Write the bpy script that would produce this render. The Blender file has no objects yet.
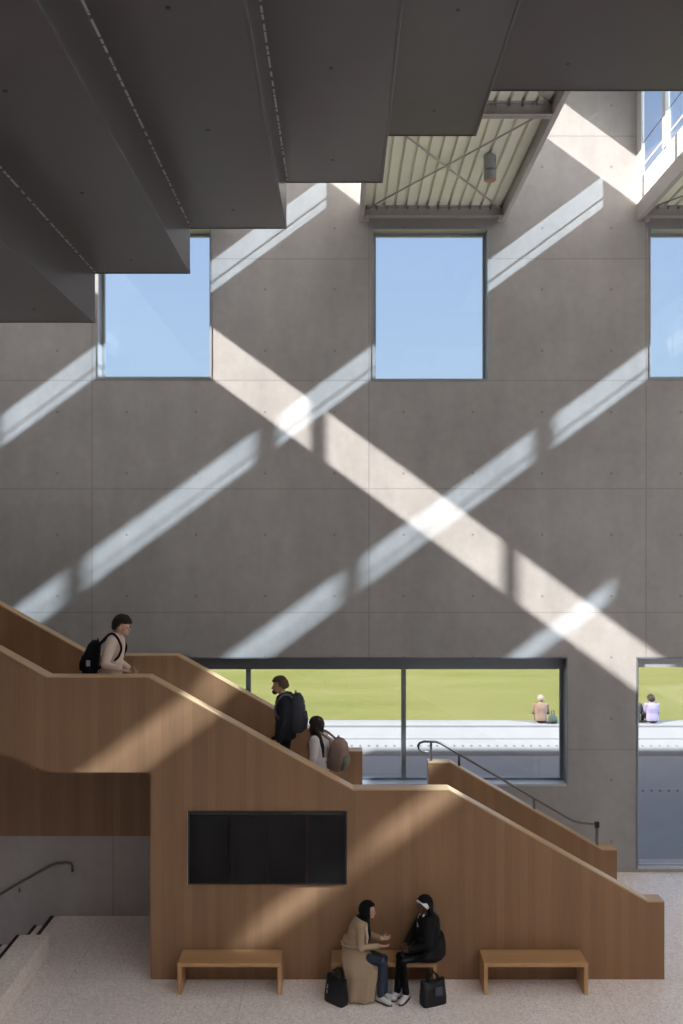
import bpy, bmesh, math, random
from mathutils import Vector, Matrix, noise
random.seed(7)
C = bpy.context.scene.collection
scene = bpy.context.scene
F, CX, HY, CAMZ = 879.0, 342.0, 545.0, 6.4
YW, YF, YR = 17.2, 12.95, 15.16          # back wall, stair front, rear balustrade
def P(px, py, Y): return Vector(((px-CX)*Y/F, Y, CAMZ-(py-HY)*Y/F))
def wx(px): return (px-CX)*YW/F
def wz(py): return CAMZ-(py-HY)*YW/F
V = Vector

# ------------------------------------------------------------------ materials
def lin(c):
    return tuple(((v/255)/12.92 if v/255 <= .04045 else ((v/255+.055)/1.055)**2.4) for v in c)+(1,)
MATS = {}
def new_mat(name):
    m = bpy.data.materials.new(name); m.use_nodes = True
    nt = m.node_tree; b = nt.nodes['Principled BSDF']
    MATS[name] = m
    return m, nt, b
def simple(name, col, rough=.6, metal=0, var=.12, scale=14, bump=0.0, spec=.5):
    m, nt, b = new_mat(name)
    n = nt.nodes.new('ShaderNodeTexNoise'); n.inputs['Scale'].default_value = scale; n.inputs['Detail'].default_value = 5
    tc = nt.nodes.new('ShaderNodeTexCoord'); nt.links.new(tc.outputs['Object'], n.inputs['Vector'])
    r = nt.nodes.new('ShaderNodeMix'); r.data_type = 'RGBA'
    r.inputs[6].default_value = tuple(c*(1-var) for c in col[:3])+(1,)
    r.inputs[7].default_value = tuple(min(1, c*(1+var)) for c in col[:3])+(1,)
    nt.links.new(n.outputs['Fac'], r.inputs[0]); nt.links.new(r.outputs[2], b.inputs['Base Color'])
    b.inputs['Roughness'].default_value = rough; b.inputs['Metallic'].default_value = metal
    b.inputs['Specular IOR Level'].default_value = spec
    if bump:
        bp = nt.nodes.new('ShaderNodeBump'); bp.inputs['Strength'].default_value = bump; bp.inputs['Distance'].default_value = .01
        nt.links.new(n.outputs['Fac'], bp.inputs['Height']); nt.links.new(bp.outputs['Normal'], b.inputs['Normal'])
    return m
class NT:
    def __init__(s, nt): s.nt = nt
    def math(s, op, a, b=None, c=None):
        n = s.nt.nodes.new('ShaderNodeMath'); n.operation = op
        for i, v in enumerate((a, b, c)):
            if v is None: continue
            if isinstance(v, (int, float)): n.inputs[i].default_value = v
            else: s.nt.links.new(v, n.inputs[i])
        return n.outputs[0]
    def mix(s, fac, a, b):
        n = s.nt.nodes.new('ShaderNodeMix'); n.data_type = 'RGBA'
        for i, v in ((0, fac), (6, a), (7, b)):
            if isinstance(v, (int, float)): n.inputs[i].default_value = v
            elif isinstance(v, tuple): n.inputs[i].default_value = v
            else: s.nt.links.new(v, n.inputs[i])
        return n.outputs[2]
    def pos(s):
        g = s.nt.nodes.new('ShaderNodeNewGeometry'); x = s.nt.nodes.new('ShaderNodeSeparateXYZ')
        s.nt.links.new(g.outputs['Position'], x.inputs[0]); return g.outputs['Position'], x.outputs
    def noise(s, vec, scale, detail=5, rough=.55, mapscale=None):
        if mapscale:
            mp = s.nt.nodes.new('ShaderNodeMapping'); mp.inputs['Scale'].default_value = mapscale
            s.nt.links.new(vec, mp.inputs[0]); vec = mp.outputs[0]
        n = s.nt.nodes.new('ShaderNodeTexNoise'); n.inputs['Scale'].default_value = scale
        n.inputs['Detail'].default_value = detail; n.inputs['Roughness'].default_value = rough
        s.nt.links.new(vec, n.inputs['Vector']); return n.outputs['Fac']
    def ramp(s, f, a, b):
        n = s.nt.nodes.new('ShaderNodeMapRange'); n.inputs[1].default_value = a; n.inputs[2].default_value = b
        s.nt.links.new(f, n.inputs[0]); return n.outputs[0]
    def bump(s, h, strength, dist, bsdf):
        bp = s.nt.nodes.new('ShaderNodeBump'); bp.inputs['Strength'].default_value = strength; bp.inputs['Distance'].default_value = dist
        s.nt.links.new(h, bp.inputs['Height']); s.nt.links.new(bp.outputs['Normal'], bsdf.inputs['Normal'])

def concrete(name, base, joints_z, jx0, jper, holes=True):
    m, nt, b = new_mat(name); N = NT(nt); pos, (x, y, z) = N.pos()
    n1 = N.noise(pos, .55, 6, .6); n2 = N.noise(pos, 6, 8, .65); n3 = N.noise(pos, 2.2, 4, .6, (1, 1, .25))
    f = N.math('ADD', N.math('MULTIPLY', n1, .5), N.math('ADD', N.math('MULTIPLY', n2, .22), N.math('MULTIPLY', n3, .28)))
    col = N.mix(N.ramp(f, .36, .64), tuple(c*.84 for c in base)+(1,), tuple(c*1.14 for c in base)+(1,))
    # vertical joints
    ux = N.math('MULTIPLY', N.math('SUBTRACT', x, jx0), 1/jper)
    d = N.math('MULTIPLY', N.math('ABSOLUTE', N.math('SUBTRACT', N.math('FRACT', N.math('ADD', ux, .5)), .5)), jper)
    line = N.math('LESS_THAN', d, .014)
    for jz in joints_z:
        line = N.math('MAXIMUM', line, N.math('LESS_THAN', N.math('ABSOLUTE', N.math('SUBTRACT', z, jz)), .012))
    # whole cast panels differ a little in tone
    cell = nt.nodes.new('ShaderNodeCombineXYZ')
    nt.links.new(N.math('FLOOR', ux), cell.inputs[0]); nt.links.new(N.math('FLOOR', N.math('MULTIPLY', z, 1/2.4)), cell.inputs[1])
    wn = nt.nodes.new('ShaderNodeTexWhiteNoise'); nt.links.new(cell.outputs[0], wn.inputs['Vector'])
    col = N.mix(N.math('MULTIPLY', wn.outputs['Value'], .10), col, tuple(c*.55 for c in base)+(1,))
    col = N.mix(N.math('MULTIPLY', line, .30), col, tuple(c*.35 for c in base)+(1,))
    h = N.math('ADD', N.math('MULTIPLY', n2, .3), N.math('MULTIPLY', line, -.7))
    if holes:
        def cellf(v, off, per): 
            return N.math('MULTIPLY', N.math('SUBTRACT', N.math('FRACT', N.math('MULTIPLY', N.math('SUBTRACT', v, off), 1/per)), .5), per)
        a = cellf(x, jx0, jper/4); c = cellf(z, .0, 1.2)
        r = N.math('SQRT', N.math('ADD', N.math('MULTIPLY', a, a), N.math('MULTIPLY', c, c)))
        hole = N.math('LESS_THAN', r, .026)
        col = N.mix(N.math('MULTIPLY', hole, .45), col, tuple(c2*.3 for c2 in base)+(1,))
        h = N.math('SUBTRACT', h, hole)
    nt.links.new(col, b.inputs['Base Color']); b.inputs['Roughness'].default_value = .82
    b.inputs['Specular IOR Level'].default_value = .25
    N.bump(h, .35, .012, b)
    return m
def wood(name, base, board=.115, axis='x', contrast=1.0, rough=.5, grain=(26, 26, .9)):
    m, nt, b = new_mat(name); N = NT(nt); pos, (x, y, z) = N.pos()
    src = {'x': N.math('ADD', x, N.math('MULTIPLY', y, .73)), 'y': y, 'z': z}[axis]
    idx = N.math('FLOOR', N.math('MULTIPLY', src, 1/board))
    wn = nt.nodes.new('ShaderNodeTexWhiteNoise'); wn.noise_dimensions = '1D'; nt.links.new(idx, wn.inputs['W'])
    g = N.noise(pos, 1.6, 6, .62, grain); g2 = N.noise(pos, 5, 4, .6, grain)
    f = N.math('ADD', N.math('MULTIPLY', wn.outputs['Value'], .34), N.math('ADD', N.math('MULTIPLY', g, .5), N.math('MULTIPLY', g2, .25)))
    k = .17*contrast
    col = N.mix(N.ramp(f, .25, .85), tuple(c*(1-k) for c in base)+(1,), tuple(c*(1+k) for c in base)+(1,))
    nt.links.new(col, b.inputs['Base Color']); b.inputs['Roughness'].default_value = rough
    b.inputs['Specular IOR Level'].default_value = .35
    N.bump(g2, .08, .004, b)
    return m
def terrazzo(name, base):
    m, nt, b = new_mat(name); N = NT(nt); pos, (x, y, z) = N.pos()
    v = nt.nodes.new('ShaderNodeTexVoronoi'); v.inputs['Scale'].default_value = 42; nt.links.new(pos, v.inputs['Vector'])
    n = N.noise(pos, 1.2, 5); n2 = N.noise(pos, 40, 3)
    sp = nt.nodes.new('ShaderNodeSeparateColor'); nt.links.new(v.outputs['Color'], sp.inputs[0])
    col = N.mix(N.ramp(sp.outputs[0], .1, .9), tuple(c*.88 for c in base)+(1,), tuple(min(1, c*1.10) for c in base)+(1,))
    col = N.mix(N.math('MULTIPLY', N.math('GREATER_THAN', sp.outputs[1], .88), .32), col, (base[0]*.55, base[1]*.47, base[2]*.42, 1))
    col = N.mix(N.math('MULTIPLY', N.ramp(n, .35, .65), .18), col, tuple(c*.7 for c in base)+(1,))
    # joints
    dx = N.math('ABSOLUTE', N.math('SUBTRACT', N.math('FRACT', N.math('MULTIPLY', N.math('ADD', x, 20-.375), 1/2.6)), 0))
    dy = N.math('FRACT', N.math('MULTIPLY', N.math('SUBTRACT', y, 12.98-26), 1/2.6))
    j = N.math('MAXIMUM', N.math('LESS_THAN', dx, .0045), N.math('LESS_THAN', dy, .005))
    col = N.mix(N.math('MULTIPLY', j, .35), col, tuple(c*.4 for c in base)+(1,))
    nt.links.new(col, b.inputs['Base Color']); b.inputs['Roughness'].default_value = .42
    b.inputs['Specular IOR Level'].default_value = .35
    return m
def glass_clear(name, tint=(1, 1, 1, 1), gl=.06):
    m = bpy.data.materials.new(name); m.use_nodes = True; nt = m.node_tree; nt.nodes.clear()
    o = nt.nodes.new('ShaderNodeOutputMaterial'); t = nt.nodes.new('ShaderNodeBsdfTransparent'); g = nt.nodes.new('ShaderNodeBsdfGlossy')
    g.inputs['Roughness'].default_value = .02; t.inputs['Color'].default_value = tint
    N = NT(nt); lw = nt.nodes.new('ShaderNodeLayerWeight'); lw.inputs['Blend'].default_value = .5
    fres = N.math('ADD', .025, N.math('MULTIPLY', N.math('POWER', lw.outputs['Facing'], 5), .8))
    mx = nt.nodes.new('ShaderNodeMixShader')
    nt.links.new(fres, mx.inputs[0]); nt.links.new(t.outputs[0], mx.inputs[1]); nt.links.new(g.outputs[0], mx.inputs[2]); nt.links.new(mx.outputs[0], o.inputs[0])
    MATS[name] = m; return m
def glass_solid(name, tint):
    m, nt, b = new_mat(name)
    b.inputs['Base Color'].default_value = tint; b.inputs['Transmission Weight'].default_value = 1; b.inputs['Roughness'].default_value = .0; b.inputs['IOR'].default_value = 1.45
    return m

M = {}
CON = (.365, .345, .33)
M['wall'] = concrete('board_concrete', CON, (12.0, 9.62, 7.5, 5.08, 2.4, 14.4), wx(92), 277*YW/F)
M['wall2'] = concrete('plinth_concrete', (.38, .335, .315), (3.4,), -3.95, 2.7, False)
M['floor'] = terrazzo('pale_terrazzo', (.90, .795, .735))
M['block'] = terrazzo('block_terrazzo', (.88, .77, .69))
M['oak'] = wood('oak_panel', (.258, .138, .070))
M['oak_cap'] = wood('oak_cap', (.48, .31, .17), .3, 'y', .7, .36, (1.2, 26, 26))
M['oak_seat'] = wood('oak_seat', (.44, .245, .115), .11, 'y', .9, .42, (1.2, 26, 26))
M['fin'] = simple('dark_soffit_coating', (.082, .072, .069), .30, .0, .10, 3)
M['fin_edge'] = simple('dark_edge_trim', (.02, .02, .022), .4)
m, nt, b = new_mat('pale_perforated_metal'); N = NT(nt); pos, (x, y, z) = N.pos()
nz = N.noise(pos, 1, 2, .5, (0, 11, 0)); nt.links.new(N.mix(N.math('GREATER_THAN', nz, .47), (.08, .07, .07, 1), (.46, .44, .43, 1)), b.inputs['Base Color'])
M['fin_strip'] = m
M['white'] = simple('white_coating', (.78, .77, .74), .5, 0, .04)
M['deck'] = simple('cream_metal_deck', (.80, .79, .66), .5, 0, .06, 4)
M['steel'] = simple('grey_painted_steel', (.42, .39, .37), .45, 0, .06)
M['alu'] = simple('grey_window_frame', (.36, .37, .38), .35, .3, .06)
M['alu_dark'] = simple('dark_window_frame', (.20, .215, .235), .35, .2, .08)
M['alu_light'] = simple('pale_sill_metal', (.55, .56, .57), .35, .2, .06)
M['glass'] = glass_clear('window_glass')
M['glass_solid'] = glass_solid('thick_roof_glass', (.93, .97, 1, 1))
M['rail'] = simple('dark_steel_rail', (.16, .15, .145), .35, .7)
M['screen'] = simple('black_display_glass', (.005, .0045, .005), .25, 0, .1, 3, 0, .2)
M['screen_bezel'] = simple('black_bezel', (.004, .004, .005), .4)
M['nosing'] = simple('black_nosing', (.012, .012, .012), .6)
M['roof'] = simple('roof_membrane', (.5, .49, .47), .8)
M['paving'] = simple('pale_paving', (.20, .20, .205), .85, 0, .12, 1.1)
M['paving_pale'] = simple('pale_terrace_stone', (.128, .128, .130), .85, 0, .10, 1.6)
M['stud'] = simple('steel_stud', (.12, .12, .14), .4, .5)
# lawn
m, nt, b = new_mat('lawn_grass'); N = NT(nt); pos, (x, y, z) = N.pos()
n1 = N.noise(pos, .35, 6, .65, (.5, 1.3, 1)); n2 = N.noise(pos, 5, 6, .7, (.5, 1.2, 1)); n3 = N.noise(pos, 60, 2, .5)
f = N.math('ADD', N.math('MULTIPLY', n1, .45), N.math('ADD', N.math('MULTIPLY', n2, .35), N.math('MULTIPLY', n3, .2)))
nt.links.new(N.mix(N.ramp(f, .36, .66), (.064, .073, .014, 1), (.110, .102, .038, 1)), b.inputs['Base Color']); b.inputs['Roughness'].default_value = .9
b.inputs['Specular IOR Level'].default_value = .1
M['lawn'] = m

# ------------------------------------------------------------------ mesh helpers
def bm_box(bm, a, b):
    (x0, y0, z0), (x1, y1, z1) = [min(p, q) for p, q in zip(a, b)], [max(p, q) for p, q in zip(a, b)]
    v = [bm.verts.new(p) for p in ((x0,y0,z0),(x1,y0,z0),(x1,y1,z0),(x0,y1,z0),(x0,y0,z1),(x1,y0,z1),(x1,y1,z1),(x0,y1,z1))]
    for f in ((0,3,2,1),(4,5,6,7),(0,1,5,4),(1,2,6,5),(2,3,7,6),(3,0,4,7)): bm.faces.new([v[i] for i in f])
    return v
def bm_prism(bm, pts, y0, y1):
    """closed polygon in XZ extruded along Y"""
    a = [bm.verts.new((p[0], y0, p[1])) for p in pts]; b = [bm.verts.new((p[0], y1, p[1])) for p in pts]
    n = len(pts); bm.faces.new(a); bm.faces.new(b[::-1])
    for i in range(n): bm.faces.new((a[i], b[i], b[(i+1) % n], a[(i+1) % n]))
def bm_loft(bm, secs, n=16, cap=True, power=2.0):
    """secs: (centre, u, v): ellipse rings (superellipse if power>2)"""
    rings = []
    for c, u, v in secs:
        r = []
        for i in range(n):
            a = 2*math.pi*i/n; ca, sa = math.cos(a), math.sin(a)
            ca = math.copysign(abs(ca)**(2/power), ca); sa = math.copysign(abs(sa)**(2/power), sa)
            r.append(bm.verts.new(V(c)+V(u)*ca+V(v)*sa))
        rings.append(r)
    for a, b in zip(rings, rings[1:]):
        for i in range(n): bm.faces.new((a[i], a[(i+1) % n], b[(i+1) % n], b[i]))
    if cap: bm.faces.new(rings[0][::-1]); bm.faces.new(rings[-1])
    return rings
def frame_of(t, hint=V((0, 0, 1))):
    t = t.normalized()
    if abs(t.dot(hint)) > .95: hint = V((1, 0, 0))
    u = t.cross(hint).normalized(); return u, t.cross(u).normalized()
def bm_tube(bm, pts, rad, n=10, rounded=False):
    pts = [V(p) for p in pts]
    if isinstance(rad, (int, float)): rad = [rad]*len(pts)
    secs = []; prev = None
    for i, p in enumerate(pts):
        t = (pts[min(i+1, len(pts)-1)]-pts[max(i-1, 0)])
        u, v = frame_of(t)
        if prev is not None:
            u = (prev-t.normalized()*prev.dot(t.normalized())).normalized(); v = t.normalized().cross(u)
        prev = u
        secs.append((p, u*rad[i], v*rad[i]))
    bm_loft(bm, secs, n)
    if rounded:
        bm_ball(bm, pts[0], (rad[0],)*3); bm_ball(bm, pts[-1], (rad[-1],)*3)
def bm_ball(bm, c, r, rot=None, sub=2):
    mt = Matrix.Translation(V(c)) @ (rot.to_4x4() if rot is not None else Matrix.Identity(4)) @ Matrix.Diagonal((r[0], r[1], r[2], 1))
    return bmesh.ops.create_icosphere(bm, subdivisions=sub, radius=1, matrix=mt)['verts']
def bm_rbox(bm, size, bevel, loc=(0,0,0), rot=None, seg=2):
    r = bmesh.ops.create_cube(bm, size=1, matrix=Matrix.Diagonal((*size, 1)))
    vs = r['verts']; es = list({e for v in vs for e in v.link_edges})
    o = bmesh.ops.bevel(bm, geom=es, offset=bevel, segments=seg, affect='EDGES', profile=.5)
    vs = list({v for f in o['faces'] for v in f.verts} | {v for v in vs if v.is_valid})
    mt = Matrix.Translation(V(loc)) @ (rot.to_4x4() if rot is not None else Matrix.Identity(4))
    for v in vs: v.co = mt @ v.co
    return vs
def obj(name, bm, mat, parent=None, smooth=False, bevel=0, kind=None, recalc=True):
    if recalc: bmesh.ops.recalc_face_normals(bm, faces=bm.faces)
    me = bpy.data.meshes.new(name); bm.to_mesh(me); bm.free()
    if smooth:
        for p in me.polygons: p.use_smooth = True
    me.materials.append(M[mat] if isinstance(mat, str) else mat)
    o = bpy.data.objects.new(name, me); C.objects.link(o)
    if parent is not None:
        o.parent = parent; o.matrix_parent_inverse = Matrix.Translation(-parent.location) if parent.rotation_euler.z == 0 else parent.matrix_basis.inverted()
    if bevel:
        md = o.modifiers.new('bevel', 'BEVEL'); md.width = bevel; md.segments = 2; md.limit_method = 'ANGLE'
    if kind: o['kind'] = kind
    return o
def remesh(name, bm, mat, parent, voxel=.012, smooth=2, kind=None):
    o = obj(name, bm, mat, None)
    r = o.modifiers.new('r', 'REMESH'); r.mode = 'VOXEL'; r.voxel_size = voxel; r.use_smooth_shade = True
    if smooth:
        s = o.modifiers.new('s', 'SMOOTH'); s.factor = .5; s.iterations = smooth
    dg = bpy.context.evaluated_depsgraph_get()
    me = bpy.data.meshes.new_from_object(o.evaluated_get(dg)); old = o.data
    o.modifiers.clear(); o.data = me; bpy.data.meshes.remove(old); me.name = name
    for p in me.polygons: p.use_smooth = True
    if parent is not None: o.parent = parent; o.matrix_parent_inverse = Matrix.Translation(-parent.location)
    return o
def empty(name, loc=(0,0,0)):
    o = bpy.data.objects.new(name, None); o.empty_display_size = .1; o.location = loc; C.objects.link(o); return o
def tag(o, label=None, cat=None, group=None, kind=None):
    if label: o['label'] = label
    if cat: o['category'] = cat
    if group: o['group'] = group
    if kind: o['kind'] = kind
    return o
def boxo(name, a, b, mat, parent=None, bevel=0, kind=None):
    bm = bmesh.new(); bm_box(bm, a, b); return obj(name, bm, mat, parent, bevel=bevel, kind=kind)
def tubeo(name, pts, r, mat, parent=None, n=10):
    bm = bmesh.new(); bm_tube(bm, pts, r, n, True); return obj(name, bm, mat, parent, smooth=True)

# ------------------------------------------------------------------ camera, world, suns
cd = bpy.data.cameras.new('camera'); cam = bpy.data.objects.new('camera', cd); C.objects.link(cam)
cam.location = (0, 0, CAMZ); cam.rotation_euler = (math.pi/2, 0, 0)
cd.sensor_fit = 'VERTICAL'; cd.sensor_height = 36; cd.lens = 36*F/1024; cd.shift_y = (HY-512)/1024; cd.shift_x = (341.5-CX)/1024
cd.clip_end = 400; scene.camera = cam
vs = scene.view_settings; scene.display_settings.display_device = 'sRGB'
vs.view_transform = 'Standard'; vs.look = 'None'; vs.gamma = 1; vs.exposure = 0; vs.use_curve_mapping = False
scene.cycles.use_denoising = True
try: scene.cycles.denoiser = 'OPENIMAGEDENOISE'
except Exception: pass
scene.cycles.sample_clamp_indirect = 4.0
scene.cycles.caustics_reflective = False
w = bpy.data.worlds.new('sky'); scene.world = w; w.use_nodes = True; nt = w.node_tree; N = NT(nt)
bg = nt.nodes['Background']
tc = nt.nodes.new('ShaderNodeTexCoord'); sx = nt.nodes.new('ShaderNodeSeparateXYZ'); nt.links.new(tc.outputs['Generated'], sx.inputs[0])
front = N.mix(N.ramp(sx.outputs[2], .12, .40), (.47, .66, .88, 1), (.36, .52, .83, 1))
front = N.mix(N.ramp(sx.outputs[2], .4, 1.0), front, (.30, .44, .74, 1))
front = N.mix(N.ramp(sx.outputs[2], .16, .03), front, (1.05, 1.25, 1.55, 1))   # glow along the unseen horizon, added to brighten the floor
BACK = (.42, .38, .34, 1)      # low sky on the sun's side, unseen, tuned to fill the hall
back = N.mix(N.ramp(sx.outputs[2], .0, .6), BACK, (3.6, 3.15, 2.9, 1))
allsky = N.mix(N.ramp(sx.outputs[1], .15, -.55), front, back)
nt.links.new(allsky, bg.inputs['Color'])   # high back sky is an unseen glow, raised to light the hall
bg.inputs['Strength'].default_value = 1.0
SUN1, SUN2 = 16.8, 13.5
def sun(name, d, col, e, ang):
    l = bpy.data.lights.new(name, 'SUN'); l.color = col; l.energy = e; l.cycles.use_multiple_importance_sampling = False; l.angle = math.radians(ang)
    o = bpy.data.objects.new(name, l); C.objects.link(o); o.rotation_euler = V(d).to_track_quat('-Z', 'Y').to_euler(); o.location = (0, 0, 30)
K = 2.27
SLOPE = .735
dz = SLOPE*1.36
sun('sun', (1.36, 1.36/K, -dz), (1, .962, .92), SUN1, .55)
sun('reflected_sun', (-1.36, 1.36/K, -dz), (.70, .86, 1.0), SUN2, .8)

# ------------------------------------------------------------------ shell
XL, XR, YB, YG = -12.0, 20.0, -8.0, 3.4
TOP = wz(80); WT = .55
# back wall with its openings
ops = [(wx(97), wx(212), wz(379), wz(228)), (wx(372), wx(489), wz(381), wz(228)), (wx(649), wx(766), wz(379), wz(228)),
       (wx(186), wx(568), wz(786), wz(657)), (wx(636), wx(830), wz(872), wz(657))]
ops[4] = (ops[4][0], ops[4][1], .06, ops[4][3])
def wall_with_holes(name, x0, x1, z0, z1, y0, y1, ops, mat):
    xs = sorted({x0, x1, *[o[0] for o in ops], *[o[1] for o in ops]}); zs = sorted({z0, z1, *[o[2] for o in ops], *[o[3] for o in ops]})
    bm = bmesh.new(); inside = lambda cx, cz: any(o[0] < cx < o[1] and o[2] < cz < o[3] for o in ops)
    g = {}
    def vert(i, k, y):
        if (i, k, y) not in g: g[(i, k, y)] = bm.verts.new((xs[i], y, zs[k]))
        return g[(i, k, y)]
    solid = lambda i, k: 0 <= i < len(xs)-1 and 0 <= k < len(zs)-1 and not inside((xs[i]+xs[i+1])/2, (zs[k]+zs[k+1])/2)
    for i in range(len(xs)-1):
        for k in range(len(zs)-1):
            if not solid(i, k): continue
            for y in (y0, y1): bm.faces.new([vert(i, k, y), vert(i+1, k, y), vert(i+1, k+1, y), vert(i, k+1, y)])
            for di, dk, e in ((-1, 0, ((i, k), (i, k+1))), (1, 0, ((i+1, k), (i+1, k+1))), (0, -1, ((i, k), (i+1, k))), (0, 1, ((i, k+1), (i+1, k+1)))):
                if not solid(i+di, k+dk):
                    (a, b_), (c, d) = e; bm.faces.new([vert(a, b_, y0), vert(c, d, y0), vert(c, d, y1), vert(a, b_, y1)])
    return obj(name, bm, mat, kind='structure')
tag(wall_with_holes('wall_back', -20, 52, 0, 15.6, YW, YW+WT, ops+[(wx(645), wx(774), wz(186), 15.6), (wx(922), wx(1051), wz(186), 15.6)], 'wall'), 'tall board marked grey concrete wall crossed by slanting bands of sunlight', 'wall')
FX = -4.97
fl = boxo('floor', (FX, YB, -.3), (XR, YW, 0), 'floor', kind='structure'); tag(fl, 'pale speckled terrazzo floor of the hall', 'floor')
boxo('wall_front', (XL, YB-.4, 0), (XR, YB, TOP), 'wall', kind='structure')
boxo('wall_left', (XL-.4, YB, -3), (XL, YW, TOP), 'wall', kind='structure')
boxo('wall_right', (XR, YB, 5.0), (XR+.4, YW, TOP), 'wall', kind='structure')

# windows
def window(name, o, label, mull=(), fr=.085, depth=.24, head=0, mats=('alu', 'alu'), sill='alu', fy=.07):
    x0, x1, z0, z1 = o; y = YW+depth
    r = empty(name, ((x0+x1)/2, y, z0)); r['kind'] = 'structure'; tag(r, label, 'window')
    bm = bmesh.new()
    e = .004
    bm_box(bm, (x0+e, y, z0+e), (x0+fr, y+fy, z1-e)); bm_box(bm, (x1-fr, y, z0+e), (x1-e, y+fy, z1-e))
    bm_box(bm, (x0+fr, y, z0+e), (x1-fr, y+fy, z0+fr)); bm_box(bm, (x0+fr, y, z1-fr-head), (x1-fr, y+fy, z1-e))
    obj('window_frame', bm, mats[0], r)
    # slim dark lining of the opening
    bm = bmesh.new(); t = .03
    bm_box(bm, (x0+e, YW-.012, z0+e), (x0+t, y, z1-e)); bm_box(bm, (x1-t, YW-.012, z0+e), (x1-e, y, z1-e))
    bm_box(bm, (x0+t, YW-.012, z1-t), (x1-t, y, z1-e)); obj('opening_lining', bm, mats[1], r)
    bm = bmesh.new(); bm_box(bm, (x0+t, YW-.015, z0+e), (x1-t, y, z0+.045)); obj('window_sill', bm, sill, r)
    xs = [x0+fr]+list(mull)+[x1-fr]
    for mx in mull: boxo('mullion', (mx-.045, y-.06, z0+fr), (mx+.045, y+fy+.02, z1-fr-head), 'alu_dark', r)
    for a, b_ in zip(xs, xs[1:]): boxo('pane', (a+.002, y+.03, z0+fr-.01), (b_-.002, y+.042, z1-fr-head+.01), 'glass', r)
    return r
window('window_1', ops[0], 'square upper window partly covered by the dark stepped ceiling')
window('window_2', ops[1], 'tall upper window with pale sky under the ribbed roof bay')
window('window_3', ops[2], 'upper window cut off by the right edge of the photo')
window('window_4', ops[3], 'wide low window behind the stairs looking onto grass', (wx(247), wx(404.5)), .09, .28, .19, ('alu_dark', 'alu_dark'), 'alu_light')
window('window_5', ops[4], 'floor length window at the right edge behind the stair foot', (), .07, .06, .14, ('alu', 'alu_dark'), 'alu_light')
# hidden reveals use the wall itself

# ------------------------------------------------------------------ roof monitors and low bays
PER = 277
YPOSTS = [YW-(178+192*i)/116 for i in range(8)]
roofbm = bmesh.new()
def rb(x0, x1, py0, py1, y0=YG, y1=YW-.002): bm_box(roofbm, (wx(x0), y0, wz(py0)), (wx(x1), y1, wz(py1)))
rb(-330, -194, 80, 86, YG, YW); bm_box(roofbm, (wx(1336), YG, wz(86)), (XR, YW, TOP))
bm_box(roofbm, (wx(-194), YG-.1, wz(225)), (wx(1336), YG, TOP))                  # gable closing the bays on the far side
rb(-197, -194, 80, 222)
for k in range(-1, 4):
    L = 505+PER*(k-1); R = L+131.5
tag(obj('ceiling', roofbm, 'white', kind='structure'), 'white roof of the hall with raised rooflights', 'ceiling')
for j in range(6): boxo('added_roof_glass', (XL+.1+5.3*j, YB, wz(86)), (XL+5.3*(j+1), YG-.1, TOP), 'glass_solid', bpy.data.objects['ceiling'])  # unseen glass roof behind the camera, added to let light onto the floor
for k in range(-1, 4):
    L = 505+PER*(k-1); R = L+131.5
    boxo('added_roof_glass' if k not in (0, 1) else 'roof_panel', (wx(L if k == -1 else L+33), YG, wz(84)), (wx(R), YW-.002, TOP), 'glass_solid' if k not in (0, 1) else 'white', bpy.data.objects['ceiling'])  # unseen tops: glass added for sky fill, two kept solid to dim it
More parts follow.
